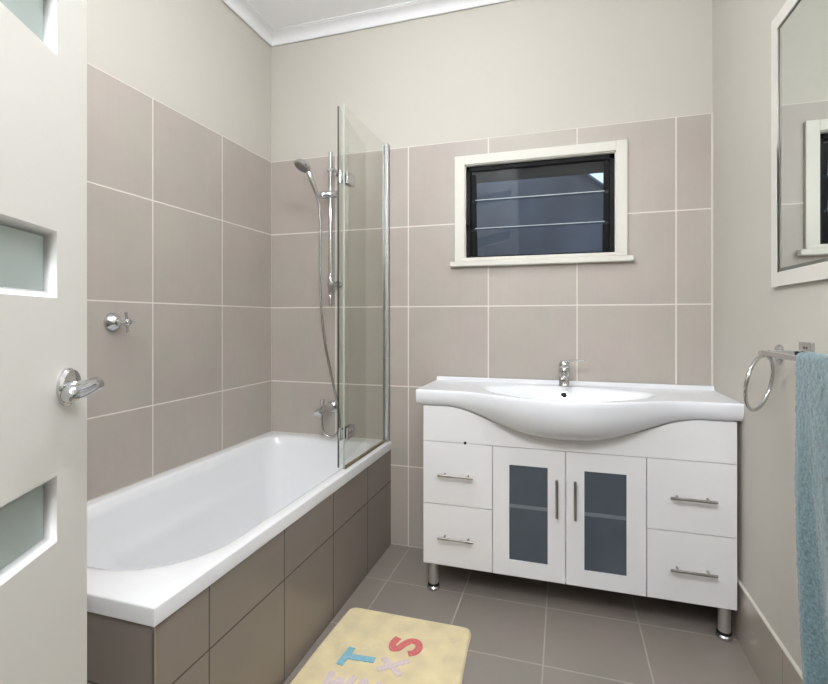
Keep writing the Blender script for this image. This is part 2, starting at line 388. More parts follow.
hd2 = bpy.data.objects.new('door_handle', None); COL.objects.link(hd2); hd2.parent = door; hd2.location = (hb, TH, hz)
bm = nb(); lathe(bm, [(0, 0), (.029, 0), (.029, .004), (.026, .008), (0, .0095)], (0, 0, 0), (0, 1, 0), 32); obj('rosette', bm, M['chrome'], hd2)
bm = nb(); tube(bm, [(0, .008, 0), (0, .052, 0)], .0095, 16); tube(bm, [(.004, .055, 0), (-.05, .056, 0), (-.11, .046, 0)], [.009, .011, .006], 16)
obj('lever', bm, M['chrome'], hd2)
for z in (.25, 1.05, 1.8):
    bm = nb(); tube(bm, [(-.004, TH + .004, z - .04), (-.004, TH + .004, z + .04)], .005, 10); obj('hinge', bm, M['brushed'], door)

# ---------------------------------------------------------------- bathtub
bt = thing('bathtub', 'white built-in bathtub with a dark grey tiled surround, against the left wall', 'bathtub')
BX, BY = .70, -1.48
N = 144
def inner_pt(i, x0, x1, y0, y1, rs):
    """rounded rectangle point by fraction; rs radii order: far-right, far-left, near-left, near-right"""
    a = 2 * PI * i / N
    cx, cy = (x0 + x1) / 2, (y0 + y1) / 2
    return a, cx, cy
def rrect(x0, x1, y0, y1, rs, n=N):
    # arc-length sampled rounded rectangle, counter clockwise from the middle of the right side
    segs = []
    cs = [(x1 - rs[0], y1 - rs[0], rs[0], 0), (x0 + rs[1], y1 - rs[1], rs[1], PI / 2), (x0 + rs[2], y0 + rs[2], rs[2], PI), (x1 - rs[3], y0 + rs[3], rs[3], 1.5 * PI)]
    q = n // 4; pts = []
    for cx, cy, r, a0 in cs:
        for k in range(q):
            a = a0 + (k / (q - 1)) * PI / 2
            pts.append((cx + r * math.cos(a), cy + r * math.sin(a)))
    return pts
rin = rrect(.045, .648, -1.388, -.065, (.10, .10, .22, .255))
rbot = rrect(.150, .535, -1.02, -.170, (.09, .09, .13, .13))
rings = []
bm = nb()
def addring(pts, z): rings.append([bm.verts.new((x, y, z)) for x, y in pts])
def orect(ins, n=N):
    q = n // 4; pts = []
    x0, x1, y0, y1 = .0015, BX - ins, BY + ins, -.0015
    C = [(x1, y1), (x0, y1), (x0, y0), (x1, y0)]
    mids = [((x1, (y0 + y1) / 2), (x1, y1), ((x0 + x1) / 2, y1)), (((x0 + x1) / 2, y1), (x0, y1), (x0, (y0 + y1) / 2)), ((x0, (y0 + y1) / 2), (x0, y0), ((x0 + x1) / 2, y0)), (((x0 + x1) / 2, y0), (x1, y0), (x1, (y0 + y1) / 2))]
    h = (q - 1) // 2
    for m0, c, m1 in mids:
        for k in range(q):
            if k <= h: t = k / h; pts.append((m0[0] + (c[0] - m0[0]) * (.55 + .45 * t), m0[1] + (c[1] - m0[1]) * (.55 + .45 * t)))
            else: t = (k - h) / (q - 1 - h); pts.append((c[0] + (m1[0] - c[0]) * (.45 * t), c[1] + (m1[1] - c[1]) * (.45 * t)))
    return pts
def lerp(A, B, t): return [(a[0] + (b[0] - a[0]) * t, a[1] + (b[1] - a[1]) * t) for a, b in zip(A, B)]
addring(orect(.012), .480); addring(orect(0), .480); addring(orect(0), .5165); addring(orect(.0012), .519); addring(orect(.004), .520)
oo = orect(.004)
for t, z in ((.45, .5200), (.65, .5194), (.80, .5182), (.90, .5166)): addring(lerp(oo, rin, t), z)
def wall_ring(t, z): addring(lerp(rin, rbot, t), z)
for t, z in ((0, .5140), (.015, .5115), (.03, .5085), (.055, .504), (.085, .498), (.12, .490)): wall_ring(t, z)
for k in range(1, 25): wall_ring(.12 + .52 * k / 24, .490 - .240 * k / 24)
for t, z in ((.69, .227), (.74, .205), (.79, .187), (.84, .172), (.92, .155), (1.0, .147)): wall_ring(t, z)
cx, cy = .34, -.6
for s, z in ((.85, .1435), (.5, .141), (.2, .140)): addring([(cx + (x - cx) * s, cy + (y - cy) * s) for x, y in rbot], z)
for a, c in zip(rings, rings[1:]):
    for k in range(N): bm.faces.new((a[k], a[(k + 1) % N], c[(k + 1) % N], c[k]))
bm.faces.new(rings[-1])
bmesh.ops.remove_doubles(bm, verts=bm.verts[:], dist=1e-6)
for v in bm.verts:      # moulded arm rest ridge along the wall side, rising towards the tap end
    if v.co.x < .2 and .2 < v.co.z < .5:
        zr = .365 + .19 * (v.co.y + .9); d = (v.co.z - zr) / (.030 if v.co.z > zr else .055)
        e = max(0, 1 - abs((v.co.y + .78) / .34) ** 3)
        v.co.x += .016 * math.exp(-d * d) * e
bmesh.ops.recalc_face_normals(bm, faces=bm.faces[:])
if sum(f.normal.z for f in bm.faces if f.calc_center_median().z > .519) < 0: bmesh.ops.reverse_faces(bm, faces=bm.faces[:])
obj('tub', bm, M['acrylic'], bt, angle=50, recalc=False)
# tiled surround: long side and short end, each a slab
bm = nb(); box(bm, .680, .6965, -1.466, -.001, 0, .480); obj('tiled_side', bm, M['tile_apron'], bt)
bm = nb(); box(bm, .001, .6965, -1.4765, -1.466, 0, .480); obj('tiled_end', bm, M['tile_apron_end'], bt)
bm = nb(); box(bm, .6930, .6985, -1.4785, -1.4735, 0, .480); obj('corner_trim', bm, M['brushed'], bt)
# drain and overflow, in the bowl
bm = nb(); lathe(bm, [(0, 0), (.028, 0), (.028, .003), (.020, .004), (0, .0035)], (.34, -.30, .141), (0, 0, 1)); obj('drain', bm, M['chrome'], bt)
# silicone bead between bath and walls
bm = nb(); box(bm, .003, .655, -.003, -.0005, .5195, .524); box(bm, .0005, .003, -1.48, -.0005, .5195, .524); obj('silicone_bead', bm, M['silicone'], bt)
recenter(bt, (.35, -.74, 0))

# ---------------------------------------------------------------- bath screen
sc = thing('bath_screen', 'frameless folding glass bath screen standing on the bathtub rim', 'shower screen')
SX = .672; ZB, ZT = .526, 2.016
bm = nb(); box(bm, SX - .003, SX + .003, -.492, -.012, ZB, ZT); fp = obj('fixed_pane', bm, M['screen_glass'], sc)
h0 = Vector((.6466, -.492)); h1 = Vector((.568, -.012)); dd = (h1 - h0).normalized(); nn = Vector((-dd.y, dd.x)) * .003
bm = nb(); e1 = h0 + dd * .475
prism(bm, [(h0 + nn)[:], (e1 + nn)[:], (e1 - nn)[:], (h0 - nn)[:]], lambda a, b, t: (a, b, t), ZB, ZT - .004); obj('folding_pane', bm, M['screen_glass'], sc)
bm = nb(); g = h0 - dd * .004
prism(bm, [(g + nn)[:], (h0 + nn)[:], (h0 - nn)[:], (g - nn)[:]], lambda a, b, t: (a, b, t), ZB, ZT - .004); obj('edge_seal', bm, mat('dark_green_glass_edge', rgb(58, 66, 60), .3), sc)
bm = nb(); box(bm, SX - .003, SX + .003, -.4965, -.4925, ZB, ZT); obj('edge_seal', bm, mat('pale_clear_seal', rgb(178, 186, 176), .25), sc)
bm = nb(); box(bm, SX - .008, SX - .0035, -.030, -.0006, .5235, 2.018); box(bm, SX + .0035, SX + .019, -.030, -.0006, .5235, 2.018); box(bm, SX - .008, SX + .019, -.010, -.0006, .5235, 2.018)
obj('wall_channel', bm, M['alu'], sc, bevel=.001)
bm = nb(); box(bm, SX - .006, SX + .006, -.492, -.031, .5215, .531); obj('bottom_seal', bm, M['bronze'], sc)
for z in (1.722, .665):
    bm = nb()
    box(bm, SX + .0035, SX + .013, -.486, -.412, z - .025, z + .025); box(bm, SX - .013, SX - .0035, -.486, -.412, z - .025, z + .025)
    tube(bm, [(SX - .015, -.498, z - .026), (SX - .015, -.498, z + .026)], .0065, 14)
    box(bm, .650, SX - .004, -.502, -.494, z - .016, z + .016)
    hg = obj('hinge', bm, M['chrome'], sc, bevel=.0015)
    bm = nb()
    for dz in (-.011, .011):
        for yy in (-.444, -.466): lathe(bm, [(0, 0), (.0045, 0), (.004, .0015), (0, .0018)], (SX + .013, yy, z + dz), (1, 0, 0), 14)
    obj('screw', bm, M['brushed'], hg)
recenter(sc, (.672, -.25, .5215))

# ---------------------------------------------------------------- shower rail and hand shower
RX, RY = .390, -.060
sr = thing('shower_rail', 'vertical chrome shower rail on the tiled wall above the bathtub', 'shower rail')
bm = nb(); tube(bm, [(RX, RY, 1.275), (RX, RY, 1.992)], .0105, 20); obj('rail', bm, M['chrome'], sr, bevel=.002)
bm = nb(); tube(bm, [(RX, RY, 1.205), (RX, RY, 1.25), (RX, RY, 1.262), (RX, RY, 1.275), (RX, RY, 1.36), (RX, RY, 1.37)], [.008, .008, .0055, .012, .0155, .011], 20); obj('rail_end', bm, M['chrome'], sr)
for z in (1.902, 1.318):
    bm = nb(); tube(bm, [(RX + .018, -.0006, z), (RX + .018, -.008, z)], .021, 24); tube(bm, [(RX + .018, -.006, z), (RX + .012, RY + .004, z)], .009, 14)
    tube(bm, [(RX - .015, RY, z), (RX + .024, RY, z)], .0115, 16)
    obj('bracket', bm, M['chrome'], sr, bevel=.001)
bm = nb(); zh = 1.772
P = smooth_path([(RX + .042, RY - .002, zh + .004), (RX + .012, RY - .002, zh + .002), (RX - .012, RY - .014, zh), (RX - .040, RY - .037, zh - .006)], 5)
tube(bm, P, [.012] + [.0185] * (len(P) - 3) + [.016, .0095], 20); obj('slider', bm, M['chrome'], sr)
recenter(sr, (RX, -.0006, 1.32))

hs2 = thing('hand_shower', 'chrome hand shower tilted in the rail holder, hose hanging down', 'shower head')
hb0 = Vector((RX - .046, RY - .046, zh - .022)); head = Vector((.293, -.168, 1.903))
bm = nb(); P = smooth_path([hb0, hb0 + Vector((-.006, -.010, .03)), hb0 + Vector((-.022, -.032, .09)), head + Vector((.016, .020, -.016)), head + Vector((.006, .006, .004))], 6)
tube(bm, P, [.0085 + .005 * math.sin(min(1, i / 16) * PI / 2) for i in range(len(P))], 18); obj('shower_handle', bm, M['chrome'], hs2)
ax = Vector((-.30, -.38, -.86)).normalized()
bm = nb(); lathe(bm, [(0, -.022), (.016, -.022), (.032, -.014), (.043, 0), (.046, .008), (.044, .013), (.038, .014), (0, .014)], head, ax, 36); obj('spray_head', bm, M['chrome'], hs2)
bm = nb(); lathe(bm, [(0, .0138), (.037, .0138), (.037, .0155), (0, .0165)], head, ax, 36); obj('spray_face', bm, mat('grey_spray_plate', rgb(128, 126, 124), .4), hs2)
# hose
hp = [hb0 + Vector((.000, -.002, .000)), hb0 + Vector((.004, .004, -.05)), (.350, -.095, 1.60), (.346, -.090, 1.42), (.347, -.09, 1.30), (.356, -.09, 1.16), (.375, -.085, 1.00), (.400, -.075, .86), (.432, -.08, .74), (.452, -.09, .66), (.458, -.095, .60), (.440, -.10, .555), (.408, -.105, .545), (.378, -.11, .565), (.366, -.108, .61), (.3665, -.108, .654)]
bm = nb(); tube(bm, smooth_path(hp, 10), .0062, 12)
hm = mat('ribbed_hose', rgb(176, 176, 176), .25, metal=.9)
obj('shower_hose', bm, hm, hs2)
recenter(hs2, tuple(hb0))

# bath spout with diverter
sp = thing('bath_spout', 'short chrome bath spout with diverter knob below the shower rail', 'spout')
SXp, SZ = .366, .676
bm = nb(); lathe(bm, [(0, .0006), (.031, .0006), (.031, .006), (.025, .014), (.018, .018), (0, .018)], (SXp + .004, 0, SZ), (0, -1, 0), 32); obj('flange', bm, M['chrome'], sp)
bm = nb(); P = smooth_path([(SXp + .004, -.012, SZ), (SXp + .003, -.06, SZ + .002), (SXp, -.11, SZ), (SXp - .001, -.142, SZ - .008), (SXp - .001, -.152, SZ - .014)], 5)
tube(bm, P, [.0195] * (len(P) - 6) + [.021, .0215, .0215, .021, .019, .014], 22); obj('body', bm, M['chrome'], sp)
bm = nb(); lathe(bm, [(0, 0), (.006, 0), (.006, .018), (.011, .020), (.012, .040), (.008, .044), (0, .044)], (SXp + .001, -.105, SZ + .012), (0, 0, 1), 20); obj('diverter_knob', bm, M['chrome'], sp)
recenter(sp, (SXp, 0, SZ))

# wall tap on the left wall
tp = thing('wall_tap', 'chrome cross-handled tap on the left tiled wall above the bath', 'tap')
ty, tz = -.978, 1.125
bm = nb(); lathe(bm, [(0, .0006), (.034, .0006), (.034, .004), (.030, .012), (.020, .022), (.013, .027), (0, .027)], (0, ty, tz), (1, 0, 0), 36); obj('flange', bm, M['chrome'], tp)
bm = nb(); lathe(bm, [(0, .02), (.010, .02), (.010, .034), (.013, .037), (.010, .042), (.0085, .055), (.012, .060), (0, .060)], (0, ty, tz), (1, 0, 0), 24); obj('spindle', bm, M['chrome'], tp)
bm = nb(); lathe(bm, [(0, .058), (.013, .058), (.015, .066), (.013, .076), (.008, .081), (0, .082)], (0, ty, tz), (1, 0, 0), 24)
for k in range(4):
    a = k * PI / 2 + .12; d = Vector((0, math.cos(a), math.sin(a))); c0 = Vector((.068, ty, tz))
    tube(bm, [c0 + d * .008, c0 + d * .026, c0 + d * .034, c0 + d * .037], [.0052, .0045, .0062, .003], 14)
obj('cross_handle', bm, M['chrome'], tp)
recenter(tp, (0, ty, tz))

# ---------------------------------------------------------------- vanity cabinet
vc = thing('vanity_cabinet', 'white gloss vanity cabinet on metal legs below the basin', 'cabinet')
vx0, vx1, F, vb, vt = .972, 2.109, -.360, .120, .795
bm = nb(); T = .016
yb = F + .0185
box(bm, vx0 + .001, vx0 + T, yb, -.004, vb, .774); box(bm, vx1 - T, vx1 - .001, yb, -.004, vb, .774)
box(bm, vx0 + T, vx1 - T, yb, -.004, vb, vb + T); box(bm, vx0 + T, vx1 - T, -.020, -.004, vb + T, .66)
box(bm, 1.252, 1.266, yb, -.020, vb + T, .63); box(bm, 1.815, 1.829, yb, -.020, vb + T, .63)
obj('carcass', bm, M['carcass'], vc)
def zbot(x): return .777 - .1035 * bump(x - 1.5345, .47, 1.25)
def bump(d, w, pw):
    u = min(1, abs(d) / w); return .5 * (1 + math.cos(PI * u ** pw))
bm = nb(); fxs = [vx0 + (vx1 - vx0) * i / 80 for i in range(81)]
prism(bm, [(vx0, .6305), (vx1, .6305)] + [(x, zbot(x) - .0012) for x in reversed(fxs)], lambda a, b, t: (a, t, b), F, yb - .0005); obj('fascia', bm, M['vanity'], vc, bevel=.001)
g = .0014
def panel(bm, x0, x1, z0, z1): box(bm, x0 + g, x1 - g, F, F + .018, z0 + g, z1 - g)
def bar_handle(parent, x, z, horiz, ln):
    y = F - .030
    bm = nb()
    if horiz:
        tube(bm, [(x - ln / 2, y, z), (x + ln / 2, y, z)], .0052, 14)
        for s in (-1, 1): tube(bm, [(x + s * ln * .33, F, z), (x + s * ln * .33, y, z)], .0042, 12)
    else:
        tube(bm, [(x, y, z - ln / 2), (x, y, z + ln / 2)], .0052, 14)
        for s in (-1, 1): tube(bm, [(x, F, z + s * ln * .33), (x, y, z + s * ln * .33)], .0042, 12)
    return obj('handle', bm, M['brushed'], parent, bevel=.0008)
for x0, x1, gx0, gx1, hx in ((1.260, 1.5397, 1.326, 1.473, 1.5076), (1.5397, 1.822, 1.607, 1.7545, 1.5735)):
    gz0, gz1 = .184, .560
    bm = nb(); A = (x0 + g, x1 - g, vb + g, .630 - g)
    box(bm, A[0], gx0, F, F + .018, A[2], A[3]); box(bm, gx1, A[1], F, F + .018, A[2], A[3])
    box(bm, gx0, gx1, F, F + .018, A[2], gz0); box(bm, gx0, gx1, F, F + .018, gz1, A[3])
    bmesh.ops.remove_doubles(bm, verts=bm.verts[:], dist=1e-5)
    dr = obj('door', bm, M['vanity'], vc)
    bm = nb(); box(bm, gx0, gx1, F + .005, F + .009, gz0, gz1); pn = obj('pane', bm, M['vanity_glass'], dr)
    bm = nb(); box(bm, gx0 + .001, gx1 - .001, F + .0042, F + .0052, .390, .404); obj('shelf_line', bm, M['shelf_streak'], pn)
    bar_handle(dr, hx, .453, False, .146)
for x0, x1, hx in ((vx0, 1.260, 1.114), (1.822, vx1, 1.969)):
    for z0_, z1_, hz_ in ((.372, .630, .500), (vb, .372, .244)):
        bm = nb(); panel(bm, x0 if x0 > 1 else x0 - g, x1 if x1 < 2 else x1 + g, z0_, z1_)
        d_ = obj('drawer', bm, M['vanity'], vc, bevel=.0008)
        bar_handle(d_, hx, hz_, True, .147)
bm = nb(); box(bm, 1.266, 1.815, yb + .03, -.020, .390, .404); obj('shelf', bm, M['carcass'], vc)
bm = nb(); lathe(bm, [(0, 0), (.006, 0), (.0045, .004), (0, .005)], (1.149, F, .632), (0, -1, 0), 16); obj('bumper', bm, M['rubber'], vc)
for x, y in ((1.0075, -.326), (2.079, -.326), (1.0075, -.05), (2.079, -.05)):
    bm = nb(); lathe(bm, [(0, .020), (.0205, .020), (.0205, vb), (0, vb)], (x, y, 0), (0, 0, 1), 28); lg = obj('leg', bm, M['leg'], vc)
    bm = nb(); lathe(bm, [(0, .0005), (.024, .0005), (.027, .004), (.027, .012), (.022, .018), (0, .018)], (x, y, 0), (0, 0, 1), 28); obj('foot', bm, M['chrome'], lg)
    bm = nb(); lathe(bm, [(0, .018), (.0235, .018), (.0235, .026), (.0207, .027), (.0207, .018)][:4] + [(0, .027)], (x, y, 0), (0, 0, 1), 28); obj('collar', bm, M['rubber'], lg)
recenter(vc, (1.54, -.18, 0))

# ---------------------------------------------------------------- basin top
wbn = thing('washbasin', 'wide white ceramic basin top with bulging front bowl', 'washbasin')
bx0, bx1, bc, zt = .943, W - .0012, 1.5345, .843
def bump(d, w, pw):
    u = min(1, abs(d) / w); return .5 * (1 + math.cos(PI * u ** pw))
NX = 150; xs = [bx0 + (bx1 - bx0) * i / NX for i in range(NX + 1)]
bm = nb(); cols = []
def deck(x, y, yf):
    yc0, yc1 = -.105, yf + .022
    yc, bb = (yc0 + yc1) / 2, (yc0 - yc1) / 2
    if bb < .02: return zt
    r = (abs((x - bc) / .335) ** 2.3 + abs((y - yc) / bb) ** 2.3) ** (1 / 2.3) if True else 0
    t = max(0, min(1, (1 - r) / .30)); t = t * t * (3 - 2 * t)
    edge = max(0, min(1, (1 - r) / .9))
    return zt - .095 * t - .025 * edge
for i, x in enumerate(xs):
    d = x - bc
    yf = -(.372 + .128 * bump(d, .43, 1.35)); zb = zbot(x)
    er = .006
    col = [(-.0012, zb + .01), (-.0012, .8565), (-.004, .8585), (-.016, .8585), (-.022, .855), (-.027, .846), (-.034, zt)]
    ys = [-.034 - (abs(yf) - .034 - .010) * (k / 44) for k in range(1, 45)]
    # keep the tap deck flat
    col += [(y, deck(x, y, -abs(yf))) for y in ys]
    col += [(yf + .006, zt - .0003), (yf + .002, zt - .003), (yf, zt - .008)]
    w = abs(yf) - .340; h = (zt - .022) - zb; y_end = -.340
    col += [(yf, zt - .022)]
    for k in range(1, 13):
        a = k / 12 * PI / 2
        col.append((y_end - w * math.cos(a) ** .9, (zt - .022) - h * math.sin(a)))
    col.append((-.30, zb)); 
    cols.append([bm.verts.new((x, y, z)) for y, z in col])
nc = len(cols[0])
for a, c in zip(cols, cols[1:]):
    for k in range(nc): bm.faces.new((a[k], c[k], c[(k + 1) % nc], a[(k + 1) % nc]))
bm.faces.new(cols[0]); bm.faces.new(cols[-1])
obj('basin', bm, M['ceramic'], wbn, angle=60)
# overflow: chrome ring with a dark hole on the rear wall of the bowl
def bowl_y(z):
    y = -.10
    while deck(bc, y, -.50) > z and y > -.3: y -= .0005
    return y
oz = .808; oy = bowl_y(oz); sl_ = (deck(bc, oy + .004, -.50) - deck(bc, oy - .004, -.50)) / .008
nrm = Vector((0, -sl_, 1)).normalized()
bm = nb(); torus(bm, Vector((bc - .001, oy, oz)) + nrm * .0050, nrm, .0145, .0034, 32, 10); orr = obj('overflow_ring', bm, M['chrome'], wbn)
bm = nb(); lathe(bm, [(0, -.003), (.0138, -.003), (.0138, .0056), (0, .0056)], Vector((bc - .001, oy, oz)), nrm, 24); obj('overflow_hole', bm, M['rubber'], wbn)
bm = nb(); zz = deck(bc, -.30, -.5); lathe(bm, [(0, -.001), (.022, -.001), (.022, .002), (.017, .0045), (0, .004)], (bc, -.30, zz), (0, 0, 1), 28); obj('drain', bm, M['chrome'], wbn)
recenter(wbn, (bc, -.2, .7795))

# basin mixer
fx, fy = 1.534, -.072
fc = thing('basin_mixer', 'chrome single-lever mixer tap on the rear of the washbasin', 'tap')
bm = nb(); lathe(bm, [(0, 0), (.0245, 0), (.0245, .004), (.0225, .007), (.0215, .030), (.021, .034), (.019, .037), (.0185, .044), (.0215, .049), (.0235, .060), (.0235, .075), (.021, .081), (0, .081)], (fx, fy, zt + .0002), (0, 0, 1), 32)
obj('body', bm, M['chrome'], fc)
bm = nb(); P = smooth_path([(fx, fy - .005, zt + .058), (fx, fy - .05, zt + .056), (fx, fy - .095, zt + .052), (fx, fy - .112, zt + .046)], 5)
tube(bm, P, [.015] * 6 + [.0135] * 5 + [.013, .0125, .012, .0118, .011], 20); sp_ = obj('spout', bm, M['chrome'], fc)
bm = nb(); lathe(bm, [(0, 0), (.009, 0), (.009, .010), (0, .010)], (fx, fy - .106, zt + .032), (0, 0, 1), 20); obj('aerator', bm, M['brushed'], sp_)
bm = nb(); lathe(bm, [(0, .0815), (.0225, .0815), (.024, .088), (.022, .100), (.016, .108), (0, .111)], (fx, fy, zt), (0, 0, 1), 32)
P = smooth_path([(fx - .004, fy, zt + .104), (fx + .02, fy - .010, zt + .110), (fx + .05, fy - .025, zt + .114), (fx + .082, fy - .040, zt + .118)], 6)
tube(bm, P, [.012 - .0065 * i / (len(P) - 1) for i in range(len(P))], 16, squash=(1, .55)); obj('lever', bm, M['chrome'], fc)
recenter(fc, (fx, fy, zt))

# ---------------------------------------------------------------- mirror on the right wall
mr_ = thing('wall_mirror', 'large rectangular mirror in a white frame on the right wall', 'mirror')
my1, mz0, mz1, my0 = -.6633, 1.2705, 1.971, -1.30
fw_, fd = .047, .010
bm = nb()
O = (-my1 - fw_ * 1.0, 0)
yf1 = my1 + .042; yf0 = my0 - .042; zf0 = mz0 - .0415; zf1 = mz1 + .0415
box(bm, W - fd, W, my1, yf1, zf0, zf1); box(bm, W - fd, W, yf0, my0, zf0, zf1); box(bm, W - fd, W, my0, my1, zf0, mz0); box(bm, W - fd, W, my0, my1, mz1, zf1)
bmesh.ops.remove_doubles(bm, verts=bm.verts[:], dist=1e-6)
obj('frame', bm, mat('white_mirror_frame', rgb(218, 215, 208), .4), mr_, bevel=.0015)
bm = nb(); box(bm, W - .005, W - .002, my0, my1, mz0, mz1); obj('mirror_glass', bm, M['mirror'], mr_)
bm = nb(); e = .004; dd_ = W - .0052
box(bm, dd_ - .0012, dd_, my1 - e, my1, mz0, mz1); box(bm, dd_ - .0012, dd_, my0, my1 - e, mz1 - e, mz1); box(bm, dd_ - .0012, dd_, my0, my1 - e, mz0, mz0 + .010)
obj('edge_strip', bm, mat('dark_mirror_edge', rgb(92, 94, 88), .4), mr_)
recenter(mr_, (W, (my0 + my1) / 2, mz0))

# ---------------------------------------------------------------- towel ring
tr = thing('towel_ring', 'empty round chrome towel ring on the right wall beside the vanity', 'towel ring')
rc = Vector((2.067, -.684, .9535)); a_ = math.radians(-40); b_ = math.radians(-8.5)
nv = Vector((math.cos(a_) * math.cos(b_), math.sin(a_) * math.cos(b_), math.sin(b_)))
up = (Vector((0, 0, 1)) - nv * nv.z).normalized(); topp = rc + up * .0806
bm = nb(); torus(bm, rc, nv, .0806, .0052, 72, 14); obj('ring', bm, M['chrome'], tr)
bm = nb(); wy = -.662; pz = topp.z + .004
lathe(bm, [(0, .0006), (.026, .0006), (.026, .006), (.022, .010), (0, .010)], (W, wy, pz), (-1, 0, 0), 32); obj('wall_mount', bm, M['chrome'], tr)
bm = nb(); tube(bm, [(W - .008, wy, pz), (topp.x + .012, topp.y + .004, pz), (topp.x - .006, topp.y, pz)], [.0075, .0075, .009], 16)
lathe(bm, [(0, -.010), (.009, -.010), (.0105, 0), (.009, .010), (0, .010)], (topp.x - .002, topp.y, pz), (1, 0, 0), 20)
obj('post', bm, M['chrome'], tr)
recenter(tr, (W, wy, pz))

# ---------------------------------------------------------------- towel rail and towel
rl = thing('towel_rail', 'square chrome towel rail on the right wall carrying the blue towel', 'towel rail')
ry0, ry1 = -1.60, -.800; rx, rz = 2.040, 1.0455
bm = nb(); box(bm, rx - .007, rx + .007, ry0 - .006, ry1 + .006, rz - .0065, rz + .0065); obj('rail', bm, M['chrome'], rl, bevel=.0012)
for yy in (-.828, -1.572):
    bm = nb(); box(bm, W - .010, W - .0004, yy - .032, yy + .032, rz - .022, rz + .031); pl_ = obj('wall_plate', bm, M['chrome'], rl, bevel=.001)
    bm = nb(); lathe(bm, [(0, 0), (.0035, 0), (0, .001)], (W - .010, yy - .012, rz + .017), (-1, 0, 0), 12); lathe(bm, [(0, 0), (.0035, 0), (0, .001)], (W - .010, yy + .002, rz + .017), (-1, 0, 0), 12)
    obj('screw_hole', bm, M['rubber'], pl_)
    bm = nb(); box(bm, rx + .008, W - .010, (yy + .021) - .009, (yy + .021) + .009, rz - .008, rz + .008); obj('arm', bm, M['chrome'], rl, bevel=.001)
recenter(rl, (W, -1.2, rz))

# towel folded over the rail
def towel():
    bm = nb(); y0, y1 = -1.54, -1.022
    NY, NS = 130, 240
    # centre line in x-z: up the front, over the rail, down the back
    path = []
    zf, zb_, R = .235, .40, .0130
    for k in range(150): t = k / 149; path.append((rx - R, zf + (rz - zf) * t))
    for k in range(1, 12): a = PI - k / 12 * PI; path.append((rx + R * math.cos(a), rz + .001 + R * math.sin(a) * .95))
    for k in range(90): t = k / 89; path.append((rx + R, rz - (rz - zb_) * t))
    P = [Vector((x, 0, z)) for x, z in path]; n = len(P)
    th = .0050
    outer, inner = [], []
    for i, p_ in enumerate(P):
        t = (P[min(i + 1, n - 1)] - P[max(i - 1, 0)]).normalized(); nr = Vector((-t.z, 0, t.x))
        ro, ri = [], []
        hang = max(0, min(1, (rz - p_.z) / .25)); front = i < 150
        for j in range(NY + 1):
            v = j / NY; y = y1 + (y0 - y1) * v
            fall = max(0, (rz - p_.z) / .8)
            y -= (.095 * fall ** 1.3) * (1 - v) * (1 if front else .3)
            wob = (.010 * math.sin(v * 17 + fall * 2.2) + .006 * math.sin(v * 31 + 1.3 - fall)) * hang * fall ** .6
            if not front: wob *= .35
            f = noise.noise(Vector((y * 190, p_.z * 190, i * .01))) * .0011 + noise.noise(Vector((y * 420, p_.z * 420, 5))) * .0016
            th_ = th if 0 < j < NY else th * .55
            c = Vector((p_.x - (wob + .004 * hang if front else -wob * 0 ), y, p_.z))
            ro.append(bm.verts.new(c + nr * (th_ + f))); ri.append(bm.verts.new(c - nr * th_ * .7))
        outer.append(ro); inner.append(ri)
    for i in range(n - 1):
        for j in range(NY):
            bm.faces.new((outer[i][j], outer[i][j + 1], outer[i + 1][j + 1], outer[i + 1][j]))
            bm.faces.new((inner[i][j + 1], inner[i][j], inner[i + 1][j], inner[i + 1][j + 1]))
        bm.faces.new((inner[i][0], outer[i][0], outer[i + 1][0], inner[i + 1][0]))
        bm.faces.new((outer[i][NY], inner[i][NY], inner[i + 1][NY], outer[i + 1][NY]))
    for i in (0, n - 1):
        for j in range(NY): bm.faces.new((outer[i][j], inner[i][j], inner[i][j + 1], outer[i][j + 1]))
    return bm
tag(obj('hanging_towel', towel(), M['towel'], angle=80), 'teal-blue terry towel folded over the rail on the right wall', 'towel')

# ---------------------------------------------------------------- bath mat
def rpoly(x0, x1, y0, y1, r, n=8):
    pts = []
    for cx, cy, a0 in ((x1 - r, y1 - r, 0), (x0 + r, y1 - r, PI / 2), (x0 + r, y0 + r, PI), (x1 - r, y0 + r, 1.5 * PI)):
        for k in range(n + 1): a = a0 + k / n * PI / 2; pts.append((cx + r * math.cos(a), cy + r * math.sin(a)))
    return pts
mt = thing('bath_mat', 'pale yellow bath mat with coloured letters lying beside the bathtub', 'bath mat')
bm = nb(); mw, ml = .478, .76; GX, GY = 120, 190
grid = []
for i in range(GX + 1):
    row = []
    for j in range(GY + 1):
        x = mw * i / GX; y = -ml * j / GY
        # round the corners by pulling corner points in
        dx = min(x, mw - x); dy = min(-y, ml + y); r = .03
        if dx < r and dy < r:
            vx, vy = r - dx, r - dy; l = math.hypot(vx, vy); m_ = max(vx, vy)
            if l > 1e-6:
                k = m_ / l; nx_, ny_ = vx * k, vy * k
                x = (r - nx_) if x < mw / 2 else mw - (r - nx_); y = -(r - ny_) if -y < ml / 2 else -(ml - (r - ny_))
        ed = min(1, min(dx, dy) / .012); z = .003 + .010 * math.sqrt(max(0, 1 - (1 - ed) ** 2))
        z += (noise.noise(Vector((x * 9, y * 9, 2))) * .0010 + noise.noise(Vector((x * 160, y * 160, 7))) * .0012) * ed
        wv = (x / mw - .5) * .105 * -y + .003 * math.sin(y * 9) * (1 - min(1, min(x, mw - x) / .15))
        row.append(bm.verts.new((x + wv, y, z)))
    grid.append(row)
for i in range(GX):
    for j in range(GY): bm.faces.new((grid[i][j], grid[i + 1][j], grid[i + 1][j + 1], grid[i][j + 1]))
border = [grid[i][0] for i in range(GX + 1)] + [grid[GX][j] for j in range(1, GY + 1)] + [grid[i][GY] for i in range(GX - 1, -1, -1)] + [grid[0][j] for j in range(GY - 1, 0, -1)]
